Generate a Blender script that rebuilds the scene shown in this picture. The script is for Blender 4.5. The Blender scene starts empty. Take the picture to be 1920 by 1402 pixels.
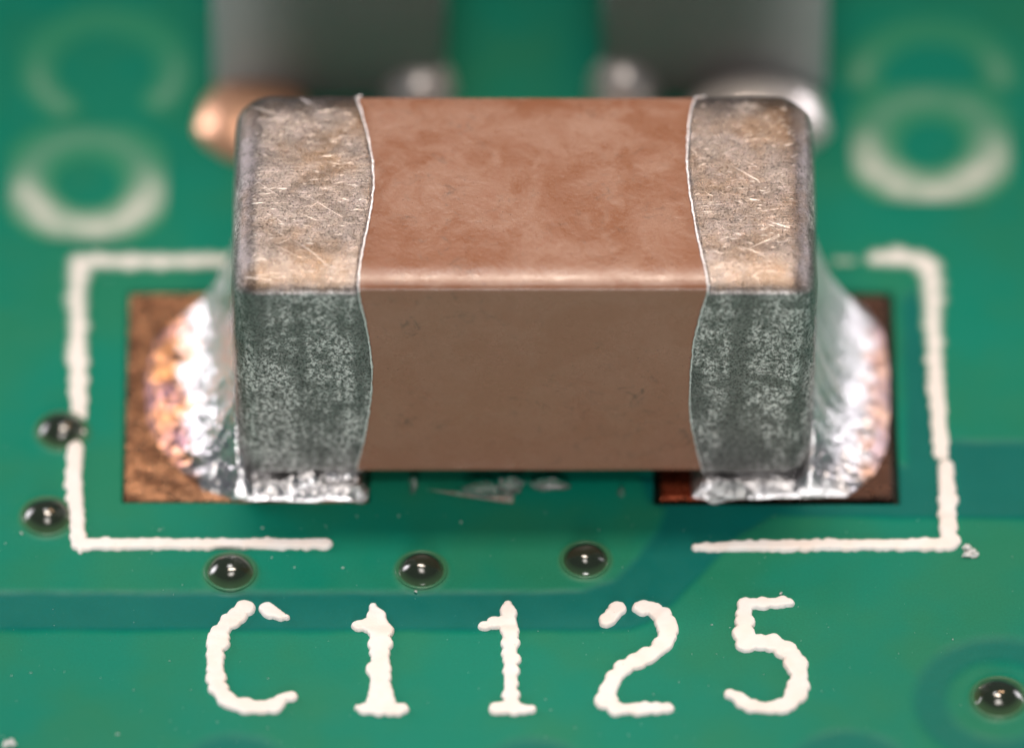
# Macro photograph of a surface-mount ceramic capacitor soldered to a green circuit board.
# One Blender unit is one millimetre.
import bpy, math, random
import numpy as np
from mathutils import Vector, noise

random.seed(7); np.random.seed(7)
scene = bpy.context.scene
scene.unit_settings.system = 'METRIC'
scene.unit_settings.scale_length = 0.001
COL = scene.collection

# ------------------------------------------------------------------ camera
ELEV = math.radians(46.0)          # camera looks down at this angle
DIST = 65.0                        # working distance, mm
SC = 339.0                         # photograph pixels per mm at the subject
SE, CE = math.sin(ELEV), math.cos(ELEV)
AIM = Vector((0.0, (940 - 701) / (SC * SE), 0.0))
CAM = AIM + Vector((0, -CE, SE)) * DIST
FPX = SC * DIST
cam_d = bpy.data.cameras.new('camera')
cam = bpy.data.objects.new('camera', cam_d); COL.objects.link(cam)
cam.location = CAM
cam.rotation_euler = (math.pi / 2 - ELEV, 0, 0)
cam_d.sensor_width = 36.0
cam_d.lens = 36.0 * FPX / 1920.0
cam_d.clip_start = 1.0; cam_d.clip_end = 400.0
cam_d.dof.use_dof = True
cam_d.dof.focus_distance = DIST - 0.98 * CE - 0.62
cam_d.dof.aperture_fstop = 0.122
scene.camera = cam

# ------------------------------------------------------------------ light
w = bpy.data.worlds.new('World'); scene.world = w; w.use_nodes = True
w.node_tree.nodes['Background'].inputs[0].default_value = (0.80, 0.90, 1.0, 1)
w.node_tree.nodes['Background'].inputs[1].default_value = 0.10

def area(name, loc, target, sx, sy, power, color, spread=180):
    d = bpy.data.lights.new(name, 'AREA'); d.shape = 'RECTANGLE'
    d.size, d.size_y, d.energy, d.color = sx, sy, power, color
    d.spread = math.radians(spread)
    o = bpy.data.objects.new(name, d); COL.objects.link(o)
    o.location = loc
    o.rotation_euler = (Vector(target) - Vector(loc)).to_track_quat('-Z', 'Y').to_euler()
    return o
area('overhead_softbox', (0.3, -3.5, 26), (0, -0.9, 0), 18, 9, 135, (1.0, 0.92, 0.85), 28)
area('overhead_strip', (0.3, 7.0, 25), (0, -0.5, 0), 13, 2.8, 205, (1.0, 0.84, 0.70), 32)
area('left_softbox', (-20, 13, 8.5), (-1.0, -0.5, 0), 12, 11, 185, (1.0, 0.94, 0.98), 32)
area('right_softbox', (20, 14, 8.5), (1.0, -0.5, 0), 12, 11, 120, (1.0, 0.94, 0.98), 32)
area('front_softbox', (0, -34, 10), (0, -0.6, 0.5), 26, 10, 490, (1.0, 0.96, 0.93), 31)
area('rear_lamp', (-4.0, 17, 30), (0, -0.5, 0), 9, 5, 80, (1.0, 0.95, 0.93), 36)
area('rear_strip', (7.0, 17, 26), (0, -0.5, 0), 8, 1.6, 55, (1.0, 0.60, 0.34), 36)

scene.view_settings.view_transform = 'Standard'
scene.view_settings.look = 'None'
scene.view_settings.exposure = 0.12
scene.view_settings.gamma = 1.0
scene.view_settings.use_curve_mapping = False
scene.render.engine = 'CYCLES'
scene.cycles.use_denoising = True
scene.cycles.max_bounces = 8
scene.cycles.caustics_reflective = False
scene.cycles.sample_clamp_indirect = 6

# ------------------------------------------------------------------ helpers
FWD = Vector((0, CE, -SE)); UP = Vector((0, SE, CE))
def ray(px, py):
    return FWD * FPX + Vector((1, 0, 0)) * (px - 960) + UP * (701 - py)
def G(px, py, z=0.0):
    """point on the horizontal plane z that the photograph shows at (px, py)"""
    r = ray(px, py); t = (z - CAM.z) / r.z
    return CAM + r * t
def FY(px, py, y):
    r = ray(px, py); t = (y - CAM.y) / r.y
    return CAM + r * t

def tag(o, label=None, cat=None, group=None, kind=None):
    for k, v in (('label', label), ('category', cat), ('group', group), ('kind', kind)):
        if v: o[k] = v
    return o
def empty(name, loc=(0, 0, 0)):
    o = bpy.data.objects.new(name, None); COL.objects.link(o); o.location = loc
    o.empty_display_size = 0.1
    return o
def mesh_obj(name, verts, faces, mat, parent=None, smooth=True, attrs=None):
    me = bpy.data.meshes.new(name)
    me.from_pydata([tuple(v) for v in verts], [], [tuple(f) for f in faces])
    me.update()
    if smooth:
        me.polygons.foreach_set('use_smooth', [True] * len(me.polygons))
    if attrs:
        for k, arr in attrs.items():
            a = me.attributes.new(k, 'FLOAT', 'POINT')
            a.data.foreach_set('value', np.asarray(arr, dtype=np.float32))
    if mat: me.materials.append(mat)
    o = bpy.data.objects.new(name, me); COL.objects.link(o)
    if parent: o.parent = parent
    return o

def vnoise(x, y, seed=0):
    """vectorised value noise, -1..1"""
    xi = np.floor(x).astype(np.int64); yi = np.floor(y).astype(np.int64)
    fx, fy = x - xi, y - yi
    fx = fx * fx * (3 - 2 * fx); fy = fy * fy * (3 - 2 * fy)
    def h(a, b):
        n = (a * 374761393 + b * 668265263 + seed * 974711) & 0x7fffffff
        n = ((n ^ (n >> 13)) * 1274126177) & 0x7fffffff
        n = (n ^ (n >> 16)) & 0xffff
        return n / 32767.5 - 1.0
    a = h(xi, yi) * (1 - fx) + h(xi + 1, yi) * fx
    b = h(xi, yi + 1) * (1 - fx) + h(xi + 1, yi + 1) * fx
    return a * (1 - fy) + b * fy
def fbm(x, y, oct=4, seed=0):
    s = 0; a = 1; t = 0
    for k in range(oct):
        s = s + a * vnoise(x * 2 ** k, y * 2 ** k, seed + k * 17); t += a; a *= 0.5
    return s / t
def sstep(a, b, x):
    t = np.clip((x - a) / (b - a), 0, 1); return t * t * (3 - 2 * t)

def capsule(x, y, ax, ay, bx, by, ra, rb):
    dx, dy = bx - ax, by - ay; L = dx * dx + dy * dy + 1e-12
    t = np.clip(((x - ax) * dx + (y - ay) * dy) / L, 0, 1)
    return np.hypot(x - ax - t * dx, y - ay - t * dy) - (ra + (rb - ra) * t)
def poly_sdf(x, y, pts):
    d = np.full(x.shape, 1e9); ins = np.zeros(x.shape, bool)
    n = len(pts)
    for i in range(n):
        ax, ay = pts[i]; bx, by = pts[(i + 1) % n]
        d = np.minimum(d, capsule(x, y, ax, ay, bx, by, 0, 0))
        c = ((ay > y) != (by > y)) & (x < (bx - ax) * (y - ay) / ((by - ay) if by != ay else 1e-12) + ax)
        ins ^= c
    return np.where(ins, -d, d)

def patch(name, sdf, hfun, bounds, step, mat, parent, attrs=None, drop=0.004):
    """height-field sheet over the region sdf < 0, its outline cut exactly along sdf = 0"""
    x0, y0, x1, y1 = bounds
    nx = int((x1 - x0) / step) + 1; ny = int((y1 - y0) / step) + 1
    xs = x0 + np.arange(nx + 1) * step; ys = y0 + np.arange(ny + 1) * step
    X, Y = np.meshgrid(xs, ys, indexing='ij')
    S = sdf(X, Y); S = np.where(np.abs(S) < 1e-7, 1e-7, S)
    H = hfun(X, Y, S); H0 = hfun(X, Y, np.zeros_like(S))
    verts, faces, vid = [], [], {}
    def gv(i, j):
        k = (i, j)
        if k not in vid:
            vid[k] = len(verts); verts.append((xs[i], ys[j], H[i, j]))
        return vid[k]
    def ev(a, b):
        k = (a, b) if a < b else (b, a)
        if k not in vid:
            sa, sb = S[a], S[b]; t = sa / (sa - sb)
            x = X[a] + (X[b] - X[a]) * t; y = Y[a] + (Y[b] - Y[a]) * t
            e = H0[a] + (H0[b] - H0[a]) * t
            vid[k] = len(verts); verts.append((x, y, e - drop))
        return vid[k]
    neg = S < 0
    any_ = neg[:-1, :-1] | neg[1:, :-1] | neg[:-1, 1:] | neg[1:, 1:]
    for i, j in zip(*np.nonzero(any_)):
        if neg[i, j] and neg[i + 1, j] and neg[i, j + 1] and neg[i + 1, j + 1]:
            faces.append((gv(i, j), gv(i + 1, j), gv(i + 1, j + 1), gv(i, j + 1))); continue
        for tri in (((i, j), (i + 1, j), (i + 1, j + 1)), ((i, j), (i + 1, j + 1), (i, j + 1))):
            out = []
            for k in range(3):
                a, b = tri[k], tri[(k + 1) % 3]
                if S[a] < 0: out.append(gv(*a))
                if (S[a] < 0) != (S[b] < 0): out.append(ev(a, b))
            if len(out) >= 3: faces.append(tuple(out))
    at = None
    if attrs:
        V = np.array(verts); at = {k: f(V[:, 0], V[:, 1]) for k, f in attrs.items()}
    return mesh_obj(name, verts, faces, mat, parent, True, at)

# ------------------------------------------------------------------ materials
class N:
    def __init__(s, name):
        s.m = bpy.data.materials.new(name); s.m.use_nodes = True
        s.t = s.m.node_tree; s.b = s.t.nodes['Principled BSDF']
        s.co = s.t.nodes.new('ShaderNodeTexCoord').outputs['Object']
    def new(s, kind, **kw):
        n = s.t.nodes.new(kind)
        for k, v in kw.items(): setattr(n, k, v)
        return n
    def link(s, a, b): s.t.links.new(a, b)
    def setv(s, sock, v):
        if hasattr(v, 'links') or hasattr(v, 'is_output'): s.link(v, sock)
        else: sock.default_value = v
    def noise(s, scale, detail=4, rough=0.55, dist=0.0, vec=None, w4=None):
        n = s.new('ShaderNodeTexNoise'); s.link(vec or s.co, n.inputs['Vector'])
        n.inputs['Scale'].default_value = scale; n.inputs['Detail'].default_value = detail
        n.inputs['Roughness'].default_value = rough; n.inputs['Distortion'].default_value = dist
        return n.outputs['Fac']
    def voronoi(s, scale, feature='F1', vec=None, out='Distance', rnd=1.0):
        n = s.new('ShaderNodeTexVoronoi', feature=feature); s.link(vec or s.co, n.inputs['Vector'])
        n.inputs['Scale'].default_value = scale; n.inputs['Randomness'].default_value = rnd
        return n.outputs[out]
    def mapping(s, scale=(1, 1, 1), rot=(0, 0, 0), loc=(0, 0, 0)):
        n = s.new('ShaderNodeMapping'); s.link(s.co, n.inputs['Vector'])
        n.inputs['Scale'].default_value = scale; n.inputs['Rotation'].default_value = rot
        n.inputs['Location'].default_value = loc
        return n.outputs['Vector']
    def ramp(s, fac, a, b, va=0.0, vb=1.0):
        n = s.new('ShaderNodeMapRange'); n.interpolation_type = 'SMOOTHSTEP'
        s.setv(n.inputs['Value'], fac)
        for k, v in (('From Min', a), ('From Max', b), ('To Min', va), ('To Max', vb)): n.inputs[k].default_value = v
        return n.outputs['Result']
    def mix(s, fac, a, b, mode='MIX'):
        n = s.new('ShaderNodeMix', data_type='RGBA', blend_type=mode)
        s.setv(n.inputs['Factor'], fac)
        for sock, v in ((n.inputs['A'], a), (n.inputs['B'], b)):
            if isinstance(v, tuple): v = v + (1,) if len(v) == 3 else v
            s.setv(sock, v)
        return n.outputs['Result']
    def math(s, op, a, b=0.0):
        n = s.new('ShaderNodeMath', operation=op); s.setv(n.inputs[0], a); s.setv(n.inputs[1], b)
        return n.outputs[0]
    def attr(s, name): return s.new('ShaderNodeAttribute', attribute_name=name).outputs['Fac']
    def bump(s, h, strength=0.3, dist=0.01, normal=None):
        n = s.new('ShaderNodeBump'); s.setv(n.inputs['Height'], h)
        n.inputs['Strength'].default_value = strength; n.inputs['Distance'].default_value = dist
        if normal: s.link(normal, n.inputs['Normal'])
        return n.outputs['Normal']
    def set(s, **kw):
        for k, v in kw.items():
            sock = s.b.inputs[k.replace('_', ' ')]
            if isinstance(v, tuple) and len(v) == 3: v = v + (1,)
            s.setv(sock, v)
        return s.m

def mat_board():
    n = N('solder_mask')
    cop, halo, moat = n.attr('copper'), n.attr('halo'), n.attr('moat')
    dark = n.mix(n.noise(3.0, 3), (0.000, 0.115, 0.105), (0.001, 0.140, 0.120))
    light = n.mix(n.ramp(n.noise(1.1, 3), 0.35, 0.65), (0.001, 0.192, 0.130), (0.012, 0.184, 0.104))
    c = n.mix(cop, dark, light)
    c = n.mix(n.math('MULTIPLY', halo, 0.55), c, (0.16, 0.22, 0.07))
    # fine filler grains in the lacquer
    g = n.ramp(n.voronoi(52.0), 0.11, 0.05)
    g2 = n.math('MULTIPLY', g, n.ramp(n.noise(9.0, 2), 0.45, 0.75))
    c = n.mix(n.math('MULTIPLY', g2, 0.35), c, (0.42, 0.62, 0.50))
    fine = n.noise(70.0, 3, 0.7)
    c = n.mix(n.ramp(fine, 0.25, 0.75, 0.0, 0.30), c, (0.004, 0.10, 0.055))
    c = n.mix(moat, c, (0.006, 0.012, 0.009))
    rough = n.ramp(n.noise(6.0, 4), 0.3, 0.7, 0.34, 0.46)
    b = n.bump(n.noise(5.0, 4), 0.03, 0.05)
    b = n.bump(fine, 0.05, 0.006, b)
    return n.set(Base_Color=c, Roughness=rough, Normal=b, IOR=1.5, Specular_IOR_Level=0.09)

def mat_ink():
    n = N('legend_ink')
    c = n.mix(n.ramp(n.noise(7.0, 3), 0.35, 0.7), (0.76, 0.735, 0.725), (0.76, 0.69, 0.65))
    spots = n.ramp(n.voronoi(16.0), 0.10, 0.04)
    c = n.mix(n.math('MULTIPLY', spots, 0.5), c, (0.45, 0.36, 0.30))
    b = n.bump(n.noise(22.0, 3), 0.25, 0.012)
    return n.set(Base_Color=c, Roughness=0.42, Normal=b, IOR=1.45)

def mat_falloff_ink():
    n = N('ink_painted_falloff')
    cov = n.math('MULTIPLY', n.ramp(n.attr('cover'), 0.0, 1.0), n.ramp(n.noise(5.0, 4), 0.25, 0.6, 0.40, 0.75))  # lens blur and light falloff on the far prints, painted as patchy ink cover
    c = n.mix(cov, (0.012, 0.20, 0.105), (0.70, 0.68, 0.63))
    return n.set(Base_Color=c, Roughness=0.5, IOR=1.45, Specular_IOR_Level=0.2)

def mat_blur_edged_ink():
    n = N('ink_painted_blur')
    cov = n.ramp(n.attr('cover'), 0.0, 1.0)  # soft edges painted into the ink in place of lens blur
    c = n.mix(cov, (0.010, 0.19, 0.108), (0.76, 0.72, 0.69))
    return n.set(Base_Color=c, Roughness=0.45, IOR=1.45, Specular_IOR_Level=0.3)

def mat_ceramic():
    n = N('brown_ceramic')
    big = n.noise(2.9, 7, 0.66, 0.5)
    c = n.mix(n.ramp(big, 0.40, 0.60), (0.228, 0.095, 0.048), (0.292, 0.158, 0.106))
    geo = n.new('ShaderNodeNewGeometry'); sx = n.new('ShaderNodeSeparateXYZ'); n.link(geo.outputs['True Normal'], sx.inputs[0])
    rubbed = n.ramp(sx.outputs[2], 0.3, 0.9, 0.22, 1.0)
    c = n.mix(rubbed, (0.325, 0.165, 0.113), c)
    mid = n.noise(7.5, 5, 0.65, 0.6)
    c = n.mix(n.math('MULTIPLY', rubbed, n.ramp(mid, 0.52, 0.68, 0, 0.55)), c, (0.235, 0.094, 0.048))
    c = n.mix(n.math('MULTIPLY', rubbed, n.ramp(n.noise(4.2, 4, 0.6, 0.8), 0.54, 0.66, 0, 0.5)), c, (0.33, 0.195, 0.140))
    # sooty smudges and pin holes
    smud = n.math('MULTIPLY', n.ramp(n.noise(11.0, 6, 0.75, 1.0), 0.53, 0.70), n.ramp(n.noise(1.3, 2), 0.42, 0.62))
    c = n.mix(n.math('MULTIPLY', smud, 0.65), c, (0.085, 0.068, 0.055))
    pin = n.math('MULTIPLY', n.ramp(n.voronoi(26.0), 0.12, 0.05), n.ramp(n.noise(6.0, 2), 0.48, 0.6))
    c = n.mix(n.math('MULTIPLY', pin, 0.7), c, (0.07, 0.04, 0.03))
    c = n.mix(n.ramp(n.noise(95.0, 2, 0.7), 0.35, 0.75, 0, 0.25), c, (0.20, 0.09, 0.05))
    rough = n.ramp(mid, 0.3, 0.7, 0.24, 0.36)
    b = n.bump(n.noise(34.0, 4, 0.6), 0.16, 0.01)
    b = n.bump(big, 0.10, 0.05, b)
    b = n.bump(n.math('MULTIPLY', pin, -1.0), 0.4, 0.008, b)
    return n.set(Base_Color=c, Roughness=rough, Normal=b, IOR=1.5, Specular_IOR_Level=0.5)

def mat_tin():
    n = N('matte_tin')
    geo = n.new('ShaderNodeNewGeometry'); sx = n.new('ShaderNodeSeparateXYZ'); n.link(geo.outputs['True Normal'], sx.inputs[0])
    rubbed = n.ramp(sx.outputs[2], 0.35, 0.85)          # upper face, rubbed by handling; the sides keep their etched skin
    fine = n.noise(75.0, 4, 0.75)
    grain = n.noise(40.0, 7, 0.82, 0.2)
    clump = n.noise(9.0, 4, 0.6, 0.3)
    big = n.noise(2.6, 4, 0.62)
    # rubbed metal
    mott = n.noise(12.0, 6, 0.72, 0.6)
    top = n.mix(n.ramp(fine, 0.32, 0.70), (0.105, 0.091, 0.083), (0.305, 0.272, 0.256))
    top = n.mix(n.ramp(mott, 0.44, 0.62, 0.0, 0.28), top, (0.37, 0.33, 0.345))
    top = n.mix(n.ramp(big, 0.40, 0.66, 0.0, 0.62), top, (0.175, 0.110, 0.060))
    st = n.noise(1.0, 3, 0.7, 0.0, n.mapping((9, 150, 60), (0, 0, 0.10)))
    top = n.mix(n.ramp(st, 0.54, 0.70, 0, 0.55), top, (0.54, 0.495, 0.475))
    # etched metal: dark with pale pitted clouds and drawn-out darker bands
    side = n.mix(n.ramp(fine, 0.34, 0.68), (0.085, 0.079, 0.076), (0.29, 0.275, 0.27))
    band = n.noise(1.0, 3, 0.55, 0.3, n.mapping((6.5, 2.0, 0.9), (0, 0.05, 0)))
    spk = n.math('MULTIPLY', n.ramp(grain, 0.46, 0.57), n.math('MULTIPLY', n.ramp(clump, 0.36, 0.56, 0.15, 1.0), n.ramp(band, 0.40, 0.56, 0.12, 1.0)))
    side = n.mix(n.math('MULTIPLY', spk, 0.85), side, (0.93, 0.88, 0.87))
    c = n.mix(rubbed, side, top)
    met = n.math('ADD', n.math('MULTIPLY', rubbed, 0.50), n.ramp(spk, 0.03, 0.7, 0.50, 0.25))
    rough = n.ramp(fine, 0.3, 0.7, 0.24, 0.36)
    b = n.bump(clump, 0.15, 0.02)
    b = n.bump(grain, 0.30, 0.006, b)
    b = n.bump(fine, 0.32, 0.005, b)
    b = n.bump(st, 0.5, 0.005, b)
    return n.set(Base_Color=c, Metallic=met, Roughness=rough, Normal=b)

def mat_bright_tin():
    n = N('bare_bright_tin')
    b = n.bump(n.noise(60.0, 3), 0.6, 0.006)
    return n.set(Base_Color=(0.84, 0.82, 0.82), Metallic=0.45, Roughness=0.36, Normal=b)

def mat_scratch():
    n = N('scratched_tin')
    return n.set(Base_Color=(0.66, 0.61, 0.58), Metallic=0.9, Roughness=0.38)

def mat_solder(rough, copper_amt):
    n = N('solder')
    tint = n.attr('tint')
    big = n.noise(4.0, 4, 0.6, 0.8)
    silver = n.mix(n.noise(20.0, 4), (0.70, 0.68, 0.70), (0.92, 0.90, 0.91))
    cop = n.mix(n.ramp(big, 0.40, 0.62), (0.72, 0.34, 0.15), (0.40, 0.22, 0.24))
    t = n.math('MULTIPLY', n.ramp(n.math('ADD', tint, n.math('MULTIPLY', n.math('SUBTRACT', n.noise(7.0, 4), 0.5), 0.8)), 0.35, 0.65), copper_amt)
    c = n.mix(t, silver, cop)
    c = n.mix(n.math('MULTIPLY', n.ramp(n.math('ADD', tint, n.math('MULTIPLY', n.math('SUBTRACT', big, 0.5), 0.5)), 0.86, 1.02), copper_amt), c, (0.16, 0.085, 0.085))
    b = n.bump(n.noise(9.0, 5, 0.6, 0.5), 0.45, 0.04)
    b = n.bump(n.voronoi(26.0, 'SMOOTH_F1'), 0.45, 0.015, b)
    b = n.bump(n.noise(42.0, 3, 0.6), 0.45, 0.010, b)
    return n.set(Base_Color=c, Metallic=1.0, Roughness=rough, Normal=b)

def mat_pad(red):
    n = N('pad_copper')
    a = n.noise(9.0, 5, 0.65, 0.6)
    if red:
        c = n.mix(n.ramp(n.noise(75.0, 2), 0.35, 0.65), (0.20, 0.030, 0.012), (0.48, 0.11, 0.05))
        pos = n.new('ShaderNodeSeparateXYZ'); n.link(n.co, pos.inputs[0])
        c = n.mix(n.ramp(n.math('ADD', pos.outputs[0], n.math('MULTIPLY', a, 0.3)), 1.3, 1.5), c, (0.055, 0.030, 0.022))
    else:
        c = n.mix(n.ramp(a, 0.4, 0.62), (0.11, 0.052, 0.028), (0.30, 0.150, 0.080))
        c = n.mix(n.ramp(n.noise(26.0, 4), 0.55, 0.7, 0, 0.6), c, (0.10, 0.055, 0.03))
    b = n.bump(a, 0.3, 0.02); b = n.bump(n.noise(60.0, 3), 0.5, 0.006, b)
    return n.set(Base_Color=c, Metallic=0.9, Roughness=n.ramp(n.noise(14.0, 4), 0.35, 0.65, 0.22, 0.45), Normal=b)

def mat_via():
    n = N('lacquer_plug')
    pos = n.new('ShaderNodeSeparateXYZ'); n.link(n.co, pos.inputs[0])
    d = n.math('SQRT', n.math('ADD', n.math('MULTIPLY', pos.outputs[0], pos.outputs[0]), n.math('MULTIPLY', pos.outputs[1], pos.outputs[1])))
    col = n.mix(n.ramp(d, 0.085, 0.135), (0.014, 0.022, 0.014), (0.045, 0.095, 0.045))   # lacquer thins out over the green towards its edge
    b = n.bump(n.noise(6.0, 3), 0.10, 0.02)
    return n.set(Base_Color=col, Roughness=0.13, Normal=b, IOR=1.55, Coat_Weight=0.4, Coat_Roughness=0.04)
def mat_via_rim():
    n = N('thin_lacquer_rim')
    return n.set(Base_Color=(0.028, 0.14, 0.07), Roughness=0.3, Specular_IOR_Level=0.25, IOR=1.5)
def mat_flux():
    n = N('clear_flux')
    b = n.bump(n.noise(20.0, 4), 0.5, 0.02)
    return n.set(Base_Color=(0.96, 0.985, 0.97), Roughness=0.05, Transmission_Weight=0.93, IOR=1.42, Normal=b)
def mat_flake():
    n = N('frosted_flake')
    b = n.bump(n.noise(40.0, 4), 0.8, 0.02)
    return n.set(Base_Color=(0.86, 0.87, 0.87), Roughness=0.3, Transmission_Weight=0.25, IOR=1.45, Normal=b)
def mat_chip():
    n = N('moulded_epoxy')
    c = n.mix(n.noise(8.0, 4), (0.34, 0.34, 0.34), (0.42, 0.42, 0.42))
    return n.set(Base_Color=c, Roughness=0.5, Normal=n.bump(n.noise(30.0, 4), 0.3, 0.01))
def mat_dull_solder(name, col):
    n = N(name)
    c = n.mix(n.noise(5.0, 3), col, tuple(v * 0.8 for v in col))
    return n.set(Base_Color=c, Metallic=0.6, Roughness=0.3, Normal=n.bump(n.noise(6.0, 4), 0.25, 0.04))
def mat_substrate():
    n = N('glass_epoxy')
    c = n.mix(n.noise(6.0, 3), (0.03, 0.05, 0.03), (0.05, 0.07, 0.04))
    return n.set(Base_Color=c, Roughness=0.6)

M = dict(board=mat_board(), ink=mat_ink(), falloff=mat_falloff_ink(), thin=mat_blur_edged_ink(), ceramic=mat_ceramic(), tin=mat_tin(), bright=mat_bright_tin(), scratch=mat_scratch(),
         solder_l=mat_solder(0.24, 1.0), solder_r=mat_solder(0.34, 0.7), pad=mat_pad(False), pad_red=mat_pad(True),
         via=mat_via(), via_rim=mat_via_rim(), flux=mat_flux(), flake=mat_flake(), chip=mat_chip(), salmon=mat_dull_solder('copper_tinted_solder', (0.80, 0.44, 0.28)), pale=mat_dull_solder('dull_solder', (0.84, 0.78, 0.76)), sub=mat_substrate())

# ------------------------------------------------------------------ layout taken off the photograph
def gx(px, py): v = G(px, py); return (v.x, v.y)
VIAS = [(432, 1073, 43), (790, 1070, 42), (1098, 1051, 41), (88, 969, 44), (116, 809, 44), (1873, 1309, 46)]
VIA_W = [(*gx(px, py), r / SC) for px, py, r in VIAS]
PADL = (G(232, 940).x, G(400, 941).y, G(690, 940).x, 1.60)
PADR = (G(1238, 940).x, G(1400, 933).y, G(1675, 940).x, 1.60)
MOATL = (PADL[0] - 0.008, PADL[1] - 0.006, PADL[2] + 0.006, PADL[3] + 0.02)
MOATR = (PADR[0] - 0.036, PADR[1] - 0.042, PADR[2] + 0.034, PADR[3] + 0.02)

CHANNEL = [gx(*p) for p in [(-900, 1110), (1000, 1109), (1090, 1106), (1150, 1086), (1195, 1045), (1235, 990), (1247, 955), (1215, 935), (1200, 890),
           (1700, 870), (1692, 560), (1745, 520), (1752, 700), (1775, 826), (2700, 828), (2700, 972), (1900, 972), (1450, 966), (1390, 1000),
           (1330, 1060), (1265, 1125), (1225, 1160), (1185, 1177), (1100, 1181), (-900, 1181)]]
OLIVE = [gx(*p) for p in [(1760, 500), (2700, 420), (2700, 826), (1780, 822)]]
RINGS = [(*gx(1873, 1312), 126 / SC, 30 / SC), (*gx(440, 1462), 82 / SC, 30 / SC), (*gx(1590, 1462), 92 / SC, 30 / SC), (*gx(1000, 1466), 82 / SC, 26 / SC)]

def copper_map(X, Y):
    wob = 0.008 * fbm(X * 7, Y * 7, 3, 3)
    d = poly_sdf(X, Y, CHANNEL) + wob
    c = sstep(-0.030, 0.034, d)
    for (cx, cy, r, hw) in RINGS:
        rd = np.abs(np.hypot(X - cx, Y - cy) - r) - hw + wob
        c = np.minimum(c, 0.25 + 0.75 * sstep(-0.05, 0.05, rd))
    o = poly_sdf(X, Y, OLIVE)
    return c
def board_height(X, Y):
    return 0.007 * (copper_map(X, Y) - 1.0) + 0.0016 * fbm(X * 3, Y * 3, 2, 9)

# ------------------------------------------------------------------ the board
board = empty('circuit_board'); tag(board, 'green lacquered circuit board', None, None, 'structure')

def make_board():
    def axis(a, b, fine_a, fine_b, step, extra):
        v = list(np.arange(fine_a, fine_b + step / 2, step))
        c = a
        s = step * 4
        out = []
        x = fine_a - s
        while x > a: out.append(x); s *= 1.25; x -= s
        out.append(a)
        s = step * 4; x = fine_b + s
        while x < b: out.append(x); s *= 1.25; x += s
        out.append(b)
        v = [t for t in v if all(abs(t - e) > step * 0.4 for e in extra)]
        return np.array(sorted(v + out + list(extra)))
    ex, ey = [], []
    for m in (MOATL, MOATR):
        for k in (0, 2):
            ex += [m[k] - 0.003, m[k] + 0.003]
        for k in (1, 3): ey += [m[k] - 0.003, m[k] + 0.003]
    ey = sorted(set(round(v, 4) for v in ey))
    ey = [v for i, v in enumerate(ey) if i == 0 or v - ey[i - 1] > 0.0015]
    xs = axis(-9, 9, -3.0, 3.0, 0.0125, ex); ys = axis(-5, 14, -2.1, 1.9, 0.0125, ey)
    X, Y = np.meshgrid(xs, ys, indexing='ij')
    cop = copper_map(X, Y)
    Z = board_height(X, Y)
    moat = np.zeros_like(X); 
    for m in (MOATL, MOATR):
        ins = (X > m[0]) & (X < m[2]) & (Y > m[1]) & (Y < m[3])
        moat = np.where(ins, 1.0, moat); Z = np.where(ins, -0.055, Z)
        # lacquer creeps up slightly towards its edge
    halo = np.zeros_like(X)
    for (cx, cy, r) in VIA_W:
        d = np.hypot(X - cx, Y - cy)
        halo = np.maximum(halo, 0.85 * sstep(r + 0.045, r - 0.005, d))
        Z += 0.012 * sstep(r + 0.05, r - 0.01, d)
    nx, ny = X.shape
    V = np.stack([X, Y, Z], -1).reshape(-1, 3)
    idx = np.arange(nx * ny).reshape(nx, ny)
    F = np.stack([idx[:-1, :-1], idx[1:, :-1], idx[1:, 1:], idx[:-1, 1:]], -1).reshape(-1, 4)
    me = bpy.data.meshes.new('solder_mask')
    me.vertices.add(len(V)); me.vertices.foreach_set('co', V.ravel())
    me.loops.add(F.size); me.loops.foreach_set('vertex_index', F.ravel().astype(np.int32))
    me.polygons.add(len(F)); me.polygons.foreach_set('loop_start', np.arange(0, F.size, 4, dtype=np.int32))
    me.update(calc_edges=True)
    me.polygons.foreach_set('use_smooth', np.ones(len(F), bool))
    for k, arr in (('copper', cop), ('halo', halo), ('moat', moat)):
        a = me.attributes.new(k, 'FLOAT', 'POINT'); a.data.foreach_set('value', arr.ravel().astype(np.float32))
    me.materials.append(M['board'])
    o = bpy.data.objects.new('solder_mask', me); COL.objects.link(o); o.parent = board
    # laminate below
    b = [(-9, -5), (9, -5), (9, 14), (-9, 14)]
    vs = [(x, y, -1.6) for x, y in b] + [(x, y, -0.08) for x, y in b]
    fs = [(3, 2, 1, 0), (4, 5, 6, 7)] + [(i, (i + 1) % 4, 4 + (i + 1) % 4, 4 + i) for i in range(4)]
    mesh_obj('laminate', vs, fs, M['sub'], board, False)
make_board()

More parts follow.
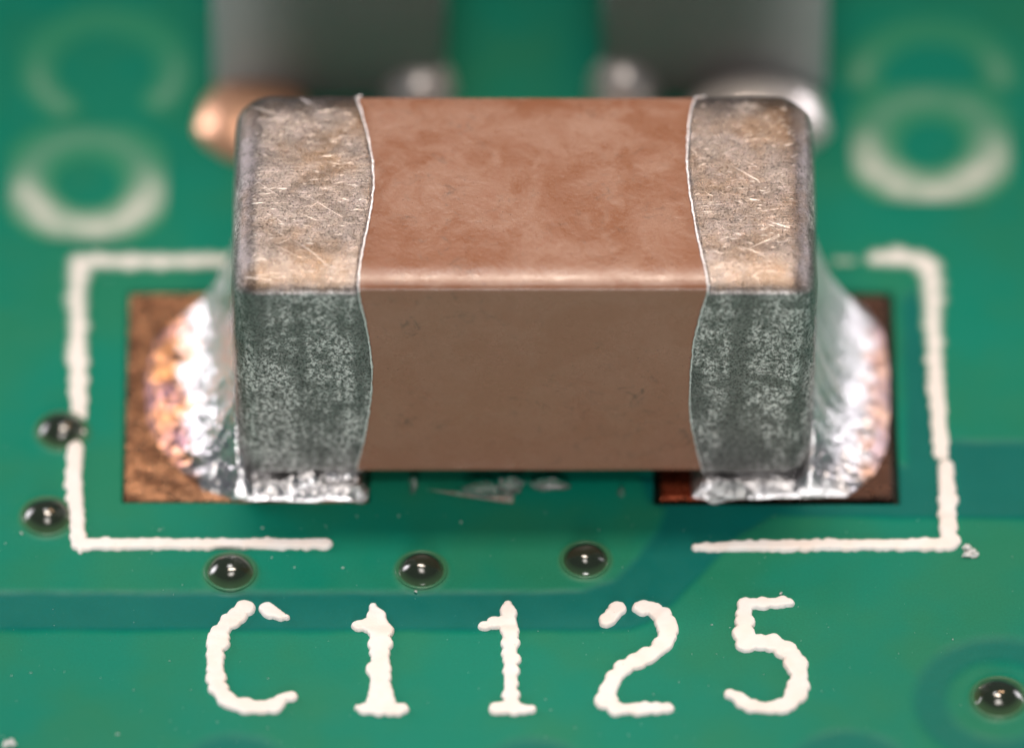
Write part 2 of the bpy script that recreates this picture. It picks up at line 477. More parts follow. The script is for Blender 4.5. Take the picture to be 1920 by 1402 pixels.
# vias: lacquer-plugged holes standing up as small glossy domes
def lathe(profile, seg=48):
    vs, fs = [], []
    for r, z in profile:
        for k in range(seg):
            a = 2 * math.pi * k / seg; vs.append((r * math.cos(a), r * math.sin(a), z))
    for i in range(len(profile) - 1):
        for k in range(seg):
            k2 = (k + 1) % seg
            fs.append((i * seg + k, i * seg + k2, (i + 1) * seg + k2, (i + 1) * seg + k))
    fs.append(tuple((len(profile) - 1) * seg + k for k in range(seg)))
    return vs, fs
VIA_LABEL = ['dark glossy via bump under the left end of the white bracket line', 'dark glossy via bump above the first digit one',
             'dark glossy via bump above the gap between second digit one and digit two', 'dark glossy via bump beside the left bracket corner',
             'dark glossy via bump where the left bracket line is broken', 'dark glossy via bump at the lower right inside a dark ring']
for (cx, cy, r), lb in zip(VIA_W, VIA_LABEL):
    hh = 0.068 * random.uniform(0.85, 1.12); R_ = (r * r + hh * hh) / (2 * hh); am = math.asin(r / R_)
    prof = [(r + 0.010, -0.012), (r + 0.004, -0.002)] + [(R_ * math.sin(a), R_ * math.cos(a) - R_ + hh) for a in np.linspace(am, 0.03, 18)]
    e = mesh_obj('via', *lathe(prof), M['via'], board)
    e.location = (cx, cy, float(board_height(np.array([cx]), np.array([cy]))[0]) + 0.010)
    e.rotation_euler.z = random.uniform(0, 6.28)
    for v in e.data.vertices:
        if v.co.z > 0.005: v.co.z += 0.006 * noise.noise((v.co.x * 9 + cx * 5, v.co.y * 9, 2.0))
    e['label'] = lb
    rim = [(r + 0.010 + 0.010 * math.cos(t), -0.002 + 0.007 * math.sin(t)) for t in np.linspace(0, math.pi, 8)]
    vs, fs = lathe(rim); mesh_obj('rim', vs, fs[:-1], M['via_rim'], e)

# solder pads
def make_pad(r, mat, z, name='copper_pad'):
    x0, y0, x1, y1 = r; b = 0.012
    vs = [(x0, y0, -0.055), (x1, y0, -0.055), (x1, y1, -0.055), (x0, y1, -0.055),
          (x0, y0, z - b), (x1, y0, z - b), (x1, y1, z - b), (x0, y1, z - b),
          (x0 + b, y0 + b, z), (x1 - b, y0 + b, z), (x1 - b, y1 - b, z), (x0 + b, y1 - b, z)]
    fs = [(8, 9, 10, 11)]
    for k in (0, 4):
        fs += [(k + i, k + (i + 1) % 4, k + 4 + (i + 1) % 4, k + 4 + i) for i in range(4)]
    return mesh_obj(name, vs, fs, mat, board, False)
p = make_pad(PADL, M['pad'], 0.004); p['label'] = 'brown tarnished copper pad under the left end of the capacitor'
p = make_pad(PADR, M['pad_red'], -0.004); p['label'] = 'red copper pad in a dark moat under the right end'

# ------------------------------------------------------------------ white legend print
def stroke_shape(name, strokes, thick=0.024, scallop=0.23, seed=0, feather=0.016, label=None, clean=False, cover=1.0, thin=False):
    rnd = random.Random(seed)
    caps, discs = [], []
    for st in strokes:
        pts = [(*gx(px, py), hw / SC * (1.0 + (0.40 * min(1.0, max(0.0, (800 - py) / 250)) if thin else 0.0))) for px, py, hw in st]
        for a, b in zip(pts, pts[1:]):
            caps.append((a[0], a[1], b[0], b[1], a[2] * 0.84, b[2] * 0.84))
        if len(pts) == 1: caps.append((pts[0][0], pts[0][1], pts[0][0], pts[0][1], pts[0][2], pts[0][2]))
        if clean: continue
        d = 0.0; nxt = rnd.uniform(0, 0.04)
        for a, b in zip(pts, pts[1:]):
            L = math.hypot(b[0] - a[0], b[1] - a[1])
            while nxt <= d + L:
                t = (nxt - d) / L; r = a[2] + (b[2] - a[2]) * t
                off = rnd.uniform(-0.16, 0.16) * r
                nxn, nyn = -(b[1] - a[1]) / L, (b[0] - a[0]) / L
                discs.append((a[0] + (b[0] - a[0]) * t + nxn * off, a[1] + (b[1] - a[1]) * t + nyn * off, r * rnd.uniform(0.90, 0.98 + scallop)))
                nxt += r * rnd.uniform(0.7, 2.1)
            d += L
    def sdf(X, Y):
        s = np.full(X.shape, 1e9)
        for c in caps: s = np.minimum(s, capsule(X, Y, *c))
        for (cx, cy, r) in discs: s = np.minimum(s, np.hypot(X - cx, Y - cy) - r)
        s = s + 0.0035 * vnoise(X * 26, Y * 26, seed) + 0.002 * vnoise(X * 60, Y * 60, seed + 5)
        return s
    def h(X, Y, S):
        q = np.clip(-S / feather, 0, 1)
        z = thick * np.sqrt(np.maximum(0, 1 - (1 - q) ** 2)) * (1 + 0.12 * fbm(X * 12, Y * 12, 2, seed))
        return board_height(X, Y) + z
    allp = caps
    x0 = min(min(c[0], c[2]) for c in allp) - 0.10; x1 = max(max(c[0], c[2]) for c in allp) + 0.10
    y0 = min(min(c[1], c[3]) for c in allp) - 0.10; y1 = max(max(c[1], c[3]) for c in allp) + 0.10
    big = (x1 - x0) * (y1 - y0) > 1.0
    o = patch(name, sdf, h, (x0, y0, x1, y1), 0.010 if big else 0.0065, M['falloff' if clean else 'thin' if thin else 'ink'], board, {'cover': lambda x, y: np.clip(-sdf(x, y) / (0.004 + 0.075 * sstep(0.5, 1.7, y)), 0, 1)} if thin else {'cover': lambda x, y: np.clip(-sdf(x, y) / 0.20 * cover * (1 - 0.72 * sstep(0.30, 0.72, (y - y0) / (y1 - y0))), 0, 1)} if clean else None)  # cover paints rear bracket blur, and blur plus light falloff on rings and arcs
    if label: o['label'] = label
    return o

stroke_shape('printed_letter', [[(462, 1136, 16), (450, 1150, 19), (425, 1170, 19), (408, 1195, 19), (403, 1230, 19), (405, 1270, 18), (410, 1295, 19), (430, 1318, 20), (460, 1327, 18), (500, 1327, 18), (522, 1320, 16), (530, 1310, 11), (546, 1307, 15)],
    [(499, 1140, 17), (511, 1147, 17), (526, 1155, 13), (540, 1157, 4)]], seed=11, label='white printed capital letter C with a break near its top')
stroke_shape('printed_digit', [[(703, 1150, 15), (711, 1170, 23), (713, 1220, 22), (713, 1270, 21), (711, 1310, 24), (711, 1325, 24)], [(668, 1173, 12), (702, 1171, 20)], [(699, 1136, 8), (704, 1152, 14)],
    [(684, 1331, 12), (711, 1332, 17), (755, 1330, 15)], [(671, 1328, 7)]], seed=12, label='thick white printed digit one next to the letter C')
stroke_shape('printed_digit', [[(953, 1147, 15), (957, 1170, 17), (957, 1220, 16), (957, 1270, 15), (958, 1310, 16), (960, 1326, 18)], [(904, 1174, 10), (942, 1166, 17)], [(953, 1134, 11), (955, 1150, 15)],
    [(928, 1329, 13), (960, 1329, 17), (997, 1331, 11)]], seed=13, label='thinner white printed digit one left of the digit two')
stroke_shape('printed_digit', [[(1157, 1140, 16), (1149, 1150, 19), (1137, 1166, 17)], [(1198, 1139, 16), (1220, 1139, 18), (1242, 1157, 20), (1252, 1182, 19), (1246, 1208, 20), (1225, 1226, 19), (1200, 1237, 17), (1175, 1250, 18), (1152, 1272, 18), (1139, 1294, 19), (1138, 1318, 20), (1160, 1331, 15), (1200, 1330, 15), (1253, 1329, 14)]], seed=14, label='white printed digit two with a broken upper hook')
stroke_shape('printed_digit', [[(1480, 1131, 12), (1440, 1132, 14), (1397, 1134, 16), (1394, 1170, 17), (1398, 1208, 20), (1430, 1203, 19), (1460, 1210, 19), (1486, 1230, 20), (1499, 1265, 20), (1494, 1300, 20), (1480, 1322, 19), (1440, 1329, 16), (1405, 1325, 17), (1385, 1309, 16), (1366, 1302, 11)]], seed=15, label='white printed digit five at the right end')
stroke_shape('printed_bracket', [[(142, 838, 17), (138, 900, 18), (143, 960, 17), (146, 1002, 17)], [(146, 1002, 17), (148, 1021, 18), (190, 1022, 16), (400, 1021, 14), (612, 1021, 14)], [(150, 1020, 14), (151, 1036, 5)]], seed=16, scallop=0.10, label='white printed bracket with its corner at the lower left')
stroke_shape('printed_bracket', [[(152, 788, 10), (148, 770, 18), (146, 650, 21), (146, 492, 22)], [(146, 492, 22), (440, 492, 20)]], seed=17, scallop=0.08, thick=0.012, thin=True, label='white printed bracket rising at the left behind the capacitor')
stroke_shape('printed_speck', [[(152, 806, 8), (155, 812, 5)]], seed=27, label='small white ink crumb beside the via in the left bracket')
stroke_shape('printed_bracket', [[(1773, 872, 16), (1776, 940, 19), (1778, 1000, 20), (1782, 1021, 17)], [(1782, 1022, 17), (1600, 1023, 14), (1420, 1025, 15), (1330, 1026, 13), (1304, 1026, 9)]], seed=18, scallop=0.13, label='white printed bracket with its corner at the lower right')
stroke_shape('printed_bracket', [[(1766, 852, 17), (1760, 800, 17), (1752, 650, 19), (1745, 520, 23), (1735, 494, 24)], [(1735, 494, 24), (1690, 486, 24), (1640, 488, 20)], [(1600, 492, 10), (1570, 492, 12)]], seed=19, scallop=0.08, thick=0.012, thin=True, label='white printed bracket rising at the right behind the capacitor')

def ring_stroke(cx, cy, rx, hw, a0=0, a1=360, squash=0.72):
    return [(cx + rx * math.cos(math.radians(a)), cy + rx * squash * math.sin(math.radians(a)), hw) for a in np.linspace(a0, a1, 40)]
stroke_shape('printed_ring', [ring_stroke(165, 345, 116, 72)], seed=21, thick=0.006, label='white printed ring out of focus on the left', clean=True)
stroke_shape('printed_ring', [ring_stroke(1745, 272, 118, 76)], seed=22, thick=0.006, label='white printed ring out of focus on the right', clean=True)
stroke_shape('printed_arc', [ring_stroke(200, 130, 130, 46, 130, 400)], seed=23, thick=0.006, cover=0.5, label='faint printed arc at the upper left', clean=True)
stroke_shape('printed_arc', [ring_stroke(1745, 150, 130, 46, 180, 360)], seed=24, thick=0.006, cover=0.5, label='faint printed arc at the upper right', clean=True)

# ------------------------------------------------------------------ the capacitor
CY0, CZ0, CY1, CZ1 = 0.150, 0.060, 1.620, 1.552       # ceramic cross-section: front, bottom, back, top
XL, XR = G(449, 700).x, FY(1527, 700, CY0).x            # ends of the terminations
cap = empty('ceramic_capacitor', (0.07, 0.88, 0.0))
tag(cap, 'brown ceramic chip capacitor with two scratched silver end terminations', 'capacitor')
CAPO = Vector(cap.location)

def profile(off, ay, bz, nf=44, nc=12):
    """rounded rectangle in y,z: list of (y, z, face, tangent parameter); corners are quarter ellipses"""
    y0, z0, y1, z1 = CY0 - off, CZ0 - off, CY1 + off, CZ1 + off
    pts = []
    for t in np.linspace(0, 1, nf, endpoint=False): pts.append((y0, z0 + bz + t * (z1 - z0 - 2 * bz)))
    for a in np.linspace(0, math.pi / 2, nc, endpoint=False): pts.append((y0 + ay - ay * math.cos(a), z1 - bz + bz * math.sin(a)))
    for t in np.linspace(0, 1, nf, endpoint=False): pts.append((y0 + ay + t * (y1 - y0 - 2 * ay), z1))
    for a in np.linspace(0, math.pi / 2, nc, endpoint=False): pts.append((y1 - ay + ay * math.sin(a), z1 - bz + bz * math.cos(a)))
    for t in np.linspace(0, 1, nf, endpoint=False): pts.append((y1, z1 - bz - t * (z1 - z0 - 2 * bz)))
    for a in np.linspace(0, math.pi / 2, nc, endpoint=False): pts.append((y1 - ay + ay * math.cos(a), z0 + bz - bz * math.sin(a)))
    for t in np.linspace(0, 1, nf, endpoint=False): pts.append((y1 - ay - t * (y1 - y0 - 2 * ay), z0))
    for a in np.linspace(0, math.pi / 2, nc, endpoint=False): pts.append((y0 + ay - ay * math.sin(a), z0 + bz - bz * math.cos(a)))
    return pts

# ceramic block
def make_ceramic():
    pr = profile(0.0, 0.15, 0.050)
    xs = np.linspace(XL + 0.30, XR - 0.30, 90); n = len(pr)
    vs, fs = [], []
    cyc, czc = (CY0 + CY1) / 2, (CZ0 + CZ1) / 2
    for x in xs:
        for (y, z) in pr:
            k = 1 + 0.0022 * noise.noise((x * 1.6, y * 2.2, z * 2.2))
            # faint lip left by the firing along the upper edges
            vs.append((x - CAPO.x, cyc + (y - cyc) * k - CAPO.y, czc + (z - czc) * k - CAPO.z))
    for i in range(len(xs) - 1):
        for k in range(n):
            k2 = (k + 1) % n
            fs.append((i * n + k, i * n + k2, (i + 1) * n + k2, (i + 1) * n + k))
    fs.append(tuple(range(n - 1, -1, -1))); fs.append(tuple((len(xs) - 1) * n + k for k in range(n)))
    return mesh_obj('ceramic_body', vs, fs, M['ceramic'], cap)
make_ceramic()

L_TOP = [(178, 668), (215, 680), (250, 689), (300, 699), (350, 701), (400, 694), (450, 683), (500, 674), (540, 671)]
L_FRT = [(540, 671), (570, 675), (600, 684), (650, 693), (700, 698), (750, 695), (800, 687), (850, 676), (895, 664)]
R_TOP = [(178, 1304), (200, 1296), (230, 1291), (300, 1288), (350, 1292), (400, 1300), (450, 1310), (500, 1322), (540, 1331)]
R_FRT = [(540, 1331), (580, 1317), (640, 1301), (700, 1295), (760, 1293), (800, 1297), (850, 1308), (895, 1321)]
def edge_tables(top, frt):
    ty = [(G(x, y, CZ1 + 0.02)) for y, x in top]; fz = [(FY(x, y, CY0 - 0.02)) for y, x in frt]
    t = sorted((v.y, v.x) for v in ty); f = sorted((v.z, v.x) for v in fz)
    return (np.array([a for a, b in t]), np.array([b for a, b in t]), np.array([a for a, b in f]), np.array([b for a, b in f]))
EDGE = {-1: edge_tables(L_TOP, L_FRT), 1: edge_tables(R_TOP, R_FRT)}
def smooth_interp(x, xp, fp):
    w_ = 0.045
    return sum(np.interp(x + d * w_, xp, fp) for d in (-1, -0.5, 0, 0.5, 1)) / 5
def edge_x(side, y, z):
    ty, tx, fz, fx = EDGE[side]
    on_top = (z - CZ0) / (CZ1 - CZ0); on_front = 1 - (y - CY0) / (CY1 - CY0)
    # pick the face by nearness to it
    d = {'f': y - CY0, 't': CZ1 - z, 'b': CY1 - y, 'u': z - CZ0}
    k = min(d, key=d.get)
    if k == 't': x = smooth_interp(y, ty, tx)
    elif k == 'f': x = smooth_interp(z, fz, fx)
    elif k == 'b': x = smooth_interp(z, fz, fx)
    else: x = smooth_interp(y, ty, tx)
    return float(x) + 0.004 * noise.noise((y * 22, z * 22, side * 3.1)) + 0.0018 * noise.noise((y * 70, z * 70, side * 5.1))

TOFF = 0.020
def make_termination(side, label):
    xe = XL if side < 0 else XR
    R = 0.135
    A_Y, B_Z = 0.27, 0.085
    base = profile(TOFF, A_Y, B_Z, 70, 16); n = len(base)
    cyc, czc = (CY0 + CY1) / 2, (CZ0 + CZ1) / 2
    rows = []
    eb = [edge_x(side, y, z) for y, z in base]
    eb = [(eb[i - 1] + eb[i] + eb[(i + 1) % n]) / 3 for i in range(n)]
    def inset_row(xf, ins, jit=0.0):
        pr = profile(TOFF - ins, max(A_Y - ins * 0.5, 0.03), max(B_Z - ins * 0.3, 0.02), 70, 16)
        return [(xf(i), y, z) for i, (y, z) in enumerate(pr)]
    rows.append(inset_row(lambda i: eb[i] , TOFF + 0.004))
    rows.append(inset_row(lambda i: eb[i] , 0.008))
    rows.append(inset_row(lambda i: eb[i] + side * 0.005, 0.001))
    RX = [0.15 + 0.06 * float(sstep(0.75, 1.55, y)) for y, z in base]
    for t in np.linspace(0.04, 1, 44):
        rows.append(inset_row(lambda i, t=t: eb[i] + (xe - side * RX[i] - eb[i]) * t + side * 0.005 * (1 - t), 0.0))
    for a in np.linspace(0.12, math.pi / 2, 12):
        rows.append(inset_row(lambda i, a=a: xe - side * RX[i] * (1 - math.sin(a)), R * (1 - math.cos(a))))
    for ins in (0.16, 0.24, 0.34, 0.46, 0.58, 0.68):
        rows.append(inset_row(lambda i, s=ins: xe + side * 0.02 * min(1, (s - 0.1) / 0.3), ins))
    vs = []
    for ri, row in enumerate(rows):
        for (x, y, z) in row:
            q = Vector((x, y - cyc, z - czc))
            a = 0.0045 * noise.noise((x * 5, y * 5, z * 5)) + 0.0022 * noise.noise((x * 17, y * 17, z * 17))
            if ri < 3: a *= 0.3
            # surface gently crowned
            vs.append((x + (side * a if ri > 50 else 0) - CAPO.x, y + a * (q.y / 0.75) - CAPO.y, z + a * (q.z / 0.75) - CAPO.z))
    fs = []
    for i in range(len(rows) - 1):
        for k in range(n):
            k2 = (k + 1) % n
            f = (i * n + k, i * n + k2, (i + 1) * n + k2, (i + 1) * n + k)
            fs.append(f if side > 0 else f[::-1])
    last = tuple((len(rows) - 1) * n + k for k in range(n)); fs.append(last if side > 0 else last[::-1])
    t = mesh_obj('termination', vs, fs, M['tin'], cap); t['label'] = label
    # ragged bright lip where the plating ends on the ceramic
    lip = profile(0.012, 0.20, 0.066, 150, 30); m = len(lip); vs, fs = [], []
    ex = [edge_x(side, y, z) for y, z in lip]
    ex = [(ex[i - 1] + ex[i] + ex[(i + 1) % m]) / 3 for i in range(m)]
    for i, (y, z) in enumerate(lip):
        yn, zn = lip[(i + 1) % m]; yp, zp = lip[i - 1]
        ty, tz = yn - yp, zn - zp; L = math.hypot(ty, tz) + 1e-9
        ny, nz = -tz / L, ty / L
        r = 0.0062 * (1 + 0.45 * noise.noise((y * 9, z * 9, side * 9.0)) + 0.45 * noise.noise((y * 90, z * 90, side * 2.0)))
        for k in range(6):
            a = math.pi * 2 * k / 6
            vs.append((ex[i] + r * math.cos(a) - CAPO.x, y + ny * r * math.sin(a) * 1.6 - CAPO.y, z + nz * r * math.sin(a) * 1.6 - CAPO.z))
    for i in range(m):
        j = (i + 1) % m
        for k in range(6):
            k2 = (k + 1) % 6; fs.append((i * 6 + k, i * 6 + k2, j * 6 + k2, j * 6 + k))
    mesh_obj('plating_lip', vs, fs, M['bright'], t)
    # handling scratches: fine raised burrs on the top
    rnd = random.Random(31 + side); vs, fs = [], []
    def top_z(y):
        a, b = A_Y, B_Z; z1 = CZ1 + TOFF; y0 = CY0 - TOFF; y1 = CY1 + TOFF
        u = 0
        if y < y0 + a: u = (y0 + a - y) / a
        elif y > y1 - a: u = (y - (y1 - a)) / a
        return z1 - b + b * math.sqrt(max(0, 1 - u * u))
    lo, hi = (XL + 0.10, XL + 0.74) if side < 0 else (XR - 0.74, XR - 0.10)
    for k in range(380):
        big = k < 12
        L = rnd.uniform(0.10, 0.26) if big else min(0.16, 0.022 * math.exp(rnd.gauss(0.2, 0.65)))
        ang = rnd.choice([-0.75, 0.55, -0.6, 0.15]) + rnd.gauss(0, 0.12) if big else rnd.gauss(-0.05, 0.40)
        x = rnd.uniform(lo, hi); y = rnd.uniform(CY0 + 0.04, CY1 - 0.06)
        if not big and noise.noise((x * 4.0, y * 4.0, side * 7.0)) < rnd.uniform(-0.5, 0.35): continue
        w_ = rnd.uniform(0.0014, 0.0028) if big else rnd.uniform(0.0007, 0.0017)
        dx, dy = math.cos(ang), math.sin(ang)
        steps = 5; b0 = len(vs); bend = rnd.uniform(-0.15, 0.15)
        ok = True; loc = []
        for s in range(steps + 1):
            q = (s / steps - 0.5) * L; xx = x + dx * q - dy * bend * q * q / L; yy = y + dy * q + dx * bend * q * q / L
            e = edge_x(side, yy, CZ1)
            if not (CY0 < yy < CY1) or (side < 0 and (xx > e - 0.02 or xx < XL + 0.06)) or (side > 0 and (xx < e + 0.02 or xx > XR - 0.06)): ok = False; break
            ww = w_ * (1 - (2 * s / steps - 1) ** 2 * 0.8)
            for o_, hz in ((-1, -0.003), (0, ww * 0.5 + 0.0016), (1, -0.003)):
                loc.append((xx - dy * ww * o_ - CAPO.x, yy + dx * ww * o_ - CAPO.y, top_z(yy) + hz - CAPO.z))
        if not ok: continue
        vs += loc
        for s in range(steps):
            a = b0 + s * 3
            fs += [(a, a + 3, a + 4, a + 1), (a + 1, a + 4, a + 5, a + 2)]
    sc_ = mesh_obj('scratches', vs, fs, M['scratch'], t); sc_['kind'] = 'stuff'
    return t
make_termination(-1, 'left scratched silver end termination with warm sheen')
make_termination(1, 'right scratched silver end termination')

# ------------------------------------------------------------------ solder joints
def solder_left():
    outline = [gx(*p) for p in [(690, 939), (560, 940), (440, 938), (380, 920), (330, 880), (292, 830), (276, 780), (272, 700), (290, 640), (330, 590), (430, 560), (690, 560)]]
    xe = XL
    def sdf(X, Y): return poly_sdf(X, Y, outline) + 0.012 * fbm(X * 9, Y * 9, 3, 4)
    def h(X, Y, S):
        u = np.maximum(xe - X, 0.0)
        climb = 0.20 + 0.42 * sstep(0.05, 0.75, Y)
        ridge = 1 + 0.28 * fbm(Y * 7, X * 5, 3, 41)
        z = climb * ridge * np.exp(-(u / 0.095) ** 0.9) + 0.10 * np.exp(-(u / 0.33) ** 2)
        inner = sstep(-0.02, 0.10, X - xe)
        z = z * (1 - inner) + 0.050 * inner
        front = sstep(0.34, 0.05, Y)
        z = z * (1 - 0.55 * front * (1 - inner))
        edge = np.clip(-S / 0.09, 0, 1) ** 0.7
        rough = 0.040 * fbm(X * 7, Y * 9, 5, 5) + 0.020 * np.abs(fbm(X * 26, Y * 26, 2, 8)) * sstep(0.5, 0.1, u)
        lump = 0.038 * np.maximum(0, fbm(X * 20, Y * 20, 3, 12)) * sstep(0.55, 0.05, Y)
        return 0.004 + edge * (0.012 + z + rough + lump)
    def tint(x, y):
        return np.clip((xe - x - 0.06) / 0.42, 0, 1.1) + 0.12 * fbm(x * 6, y * 6, 3, 77) + 0.35 * sstep(0.22, 0.02, y) * sstep(0.02, 0.12, xe - x)
    o = patch('solder_joint', sdf, h, (PADL[0], PADL[1] - 0.02, PADL[2] + 0.02, 1.62), 0.010, M['solder_l'], None, {'tint': tint})
    tag(o, 'shiny bumpy solder fillet with copper tint at the left end of the capacitor', 'solder', 'solder fillets at the capacitor ends')
def solder_right():
    outline = [gx(*p) for p in [(1296, 931), (1330, 936), (1460, 931), (1590, 930), (1640, 890), (1664, 840), (1668, 760), (1664, 680), (1655, 620), (1620, 575), (1530, 562), (1290, 562)]]
    xe = XR
    def sdf(X, Y): return poly_sdf(X, Y, outline) + 0.008 * fbm(X * 8, Y * 8, 3, 24)
    def h(X, Y, S):
        u = np.maximum(X - xe, 0.0)
        climb = 0.16 + 0.50 * sstep(0.05, 0.85, Y)
        ridge = 1 + 0.24 * fbm(Y * 12, X * 4, 4, 43)
        z = climb * ridge * (0.66 * np.exp(-u / 0.085) + 0.34 * np.maximum(0, 1 - u / 0.42) ** 1.7) + 0.05 * np.exp(-(u / 0.3) ** 2)
        inner = sstep(-0.02, 0.10, xe - X)
        z = z * (1 - inner) + 0.045 * inner
        front = sstep(0.34, 0.05, Y)
        z = z * (1 - 0.5 * front * (1 - inner))
        edge = np.clip(-S / 0.07, 0, 1) ** 0.7
        rough = 0.028 * fbm(X * 7, Y * 9, 5, 25) + 0.010 * np.abs(fbm(X * 24, Y * 24, 2, 28)) * sstep(0.25, 0.0, u)
        lump = 0.018 * np.maximum(0, fbm(X * 30, Y * 30, 2, 52)) * sstep(0.28, 0.02, Y)
        return -0.004 + edge * (0.012 + z + rough + lump)
    def tint(x, y):
        return np.clip((x - xe - 0.16) / 0.26, 0, 1.1) * (0.75 + 0.35 * sstep(0.7, 0.1, y)) + 0.12 * fbm(x * 6, y * 6, 3, 78)
    o = patch('solder_joint', sdf, h, (PADR[0], PADR[1] - 0.02, PADR[2] + 0.02, 1.62), 0.010, M['solder_r'], None, {'tint': tint})
    tag(o, 'broad pinkish white solder fillet at the right end of the capacitor', 'solder', 'solder fillets at the capacitor ends')
solder_left(); solder_right()

# ------------------------------------------------------------------ flux residue and dust
def shard(name, loc, size, mat, seed, rotz=0.0, parent=None, sub=2, jag=0.45):
    import bmesh
    bm = bmesh.new(); bmesh.ops.create_icosphere(bm, subdivisions=sub, radius=1.0)
    for v in bm.verts:
        k = 1 + jag * noise.noise(Vector(v.co) * 1.7 + Vector((seed * 3.3, 0, 0))) + 0.25 * noise.noise(Vector(v.co) * 4.1 + Vector((0, seed * 2.1, 0)))
        c = v.co * k
        v.co = Vector((c.x * size[0], c.y * size[1], max(c.z, -0.4) * size[2]))
    me = bpy.data.meshes.new(name); bm.to_mesh(me); bm.free()
    me.materials.append(mat)
    o = bpy.data.objects.new(name, me); COL.objects.link(o); o.location = loc; o.rotation_euler.z = rotz
    if parent: o.parent = parent
    return o
def at(px, py, z=0.0):
    v = G(px, py, z); return (v.x, v.y, z)
GRP = 'clear flux residue along the capacitor foot'
for (px, py, z, s, sd, lb) in [
    (775, 910, 0.02, (0.026, 0.05, 0.050), 1, 'small clear flux strut left of the dark gap under the ceramic body'),
    (905, 918, 0.012, (0.11, 0.05, 0.034), 2, 'clear flux shard under the middle of the ceramic body'),
    (958, 910, 0.02, (0.07, 0.05, 0.045), 3, 'clear flux shard right of the middle under the ceramic body'),
    (1030, 909, 0.014, (0.11, 0.04, 0.028), 4, 'flat clear flux smear right of the flux shards'),
    (1165, 924, 0.004, (0.020, 0.03, 0.018), 5, 'tiny clear flux drop left of the right pad')]:
    tag(shard('flux_residue', at(px, py, z), s, M['flux'], sd), lb, 'flux', GRP)
tag(shard('flux_residue', at(1368, 922, 0.02), (0.13, 0.06, 0.06), M['flux'], 6), 'grainy clear flux lump on the front edge of the right pad', 'flux', GRP)
tag(shard('flux_residue', at(1342, 938, 0.004), (0.045, 0.02, 0.016), M['flake'], 7), 'small white crumb below the flux lump on the right pad', 'flux', GRP)
tag(shard('flux_residue', at(672, 925, 0.03), (0.06, 0.06, 0.05), M['flux'], 8), 'clear flux lump at the right corner of the left solder', 'flux', GRP)

def film(name, pts, z, mat, label, cat, group=None, lift=0.02):
    # thin curled flake with real thickness
    P = [at(px, py, z) for px, py in pts]
    n = len(P); c = Vector((sum(p[0] for p in P) / n, sum(p[1] for p in P) / n, z))
    top = [Vector((p[0], p[1], z + lift * (0.3 + 0.7 * noise.noise((p[0] * 9, p[1] * 9, 1.0))))) for p in P]
    vs = [tuple(v - c) for v in top] + [tuple(v - c - Vector((0, 0, 0.006))) for v in top]
    fs = [tuple(range(n)), tuple(range(2 * n - 1, n - 1, -1))] + [(i + n, (i + 1) % n + n, (i + 1) % n, i) for i in range(n)]
    o = mesh_obj(name, vs, fs, mat, None, False); o.location = c
    return tag(o, label, cat, group)
film('flux_flake', [(800, 918), (860, 926), (905, 930), (964, 928), (962, 944), (940, 943), (895, 936), (850, 930)], 0.010, M['flux'], 'thin pale flux flake lying in front of the ceramic body', 'flux', GRP)

# white crumpled fibre crumb right of the bracket corner, and dust
def crumb(px, py, scale, seed, label):
    e = empty('dust_crumb', at(px, py, 0.0)); tag(e, label, 'dust', 'dust specks on the board')
    rnd = random.Random(seed)
    for k in range(5 if scale > 0.6 else 2):
        s = shard('flake', (rnd.uniform(-0.035, 0.035) * scale, rnd.uniform(-0.03, 0.03) * scale, 0.008), (0.030 * scale * rnd.uniform(0.5, 1), 0.014 * scale, 0.016 * scale), M['flake'], seed * 7 + k, rnd.uniform(-1, 1), e, 2, 0.8)
crumb(1822, 1035, 1.0, 1, 'white crumpled crumb right of the lower right bracket corner')
crumb(12, 1396, 0.9, 2, 'white crumb at the lower left corner of the picture')
crumb(41, 1000, 0.28, 3, 'tiny white speck below the via beside the left bracket')
crumb(782, 1109, 0.28, 4, 'tiny white speck below the via above the first digit one')
crumb(1463, 1115, 0.35, 5, 'tiny pale fibre above the digit five')

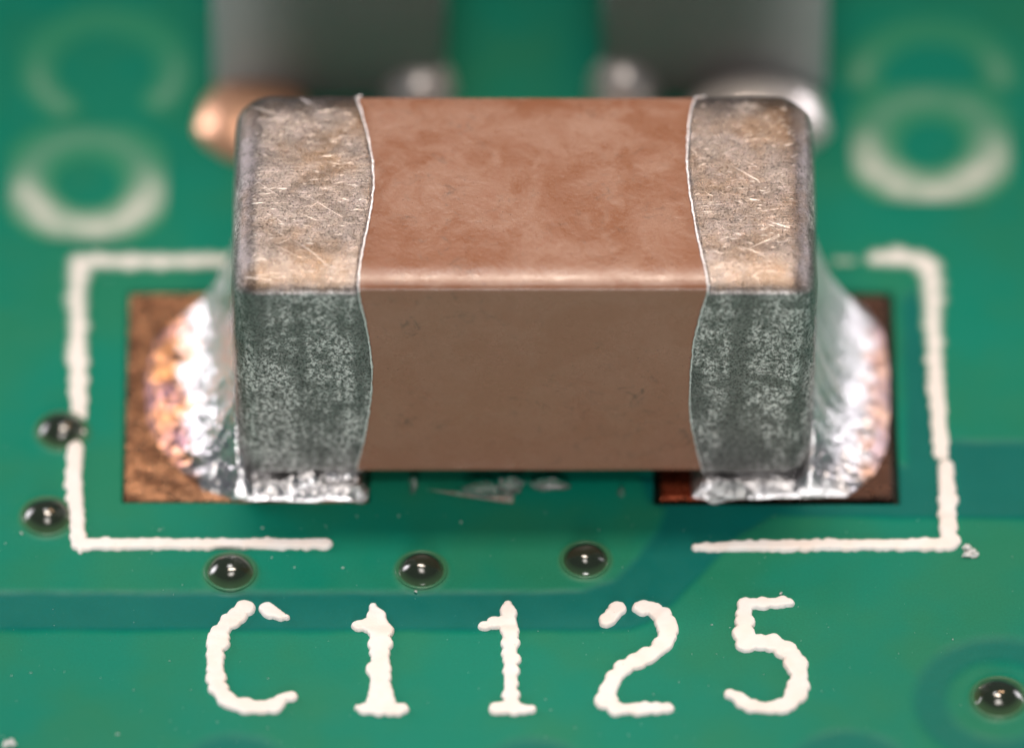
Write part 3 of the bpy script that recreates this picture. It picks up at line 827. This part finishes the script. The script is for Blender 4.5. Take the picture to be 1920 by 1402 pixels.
# ------------------------------------------------------------------ neighbours behind, out of focus
def box_verts(x0, y0, z0, x1, y1, z1, b):
    import bmesh
    bm = bmesh.new(); bmesh.ops.create_cube(bm, size=1.0)
    for v in bm.verts:
        v.co = Vector(((x0 + x1) / 2 + v.co.x * (x1 - x0), (y0 + y1) / 2 + v.co.y * (y1 - y0), (z0 + z1) / 2 + v.co.z * (z1 - z0)))
    bmesh.ops.bevel(bm, geom=list(bm.edges), offset=b, segments=3, affect='EDGES', profile=0.5)
    bm.verts.index_update()
    vs = [tuple(v.co) for v in bm.verts]; fs = [tuple(v.index for v in f.verts) for f in bm.faces]
    bm.free(); return vs, fs
def neighbour(pxa, pxb, pyb, h, joints, label):
    a, b = G(pxa, pyb), G(pxb, pyb)
    e = empty('chip_component', ((a.x + b.x) / 2, a.y, 0)); tag(e, label, 'chip', 'blurred chips behind the capacitor')
    w_ = (b.x - a.x) / 2
    mesh_obj('body', *box_verts(-w_, 0.0, -0.15, w_, 1.6, h, 0.12), M['chip'], e)
    for (px, py, rw, rd, hh, m) in joints:
        p = G(px, py); 
        vs, fs = lathe([(math.cos(t), math.sin(t)) for t in np.linspace(0, 1.5, 12)], 32)
        vs = [(x * rw * (1 + 0.1 * noise.noise((x * 2, y * 2, z + px))), y * rd, z * hh) for x, y, z in vs]
        o = mesh_obj('solder_terminal', vs, fs, m, e); o.location = (p.x - e.location.x, p.y - e.location.y, 0.0)
neighbour(400, 835, 182, 1.15, [(478, 228, 0.33, 0.36, 0.15, M['salmon']), (785, 172, 0.22, 0.24, 0.22, M['pale'])], 'dark grey chip behind the left half of the capacitor')
neighbour(1130, 1550, 182, 1.2, [(1170, 178, 0.21, 0.24, 0.27, M['pale']), (1415, 235, 0.42, 0.34, 0.27, M['pale'])], 'dark grey chip behind the right half of the capacitor')

# fine dust lying on the lacquer
def make_dust():
    rnd = random.Random(99); vs, fs = [], []
    for k in range(420):
        x = rnd.uniform(-2.9, 2.9); y = rnd.uniform(-1.9, 0.05) if rnd.random() < 0.8 else rnd.uniform(0, 3.2)
        if MOATL[0] < x < MOATR[2] and y > -0.05: continue
        r = 0.0022 * math.exp(rnd.gauss(0, 0.5)); b = len(vs)
        z = float(board_height(np.array([x]), np.array([y]))[0])
        a0 = rnd.uniform(0, 6.28); L = r * rnd.choice([1, 1, 1, 2.5])
        for q in range(3):
            a = a0 + q * 2.1; vs.append((x + L * math.cos(a), y + r * math.sin(a), z - 0.001))
        vs.append((x, y, z + r * 1.3))
        fs += [(b, b + 1, b + 3), (b + 1, b + 2, b + 3), (b + 2, b, b + 3)]
    o = mesh_obj('dust', vs, fs, M['flake'], None, False)
    tag(o, 'fine pale dust scattered over the green board', 'dust', None, 'stuff')
make_dust()
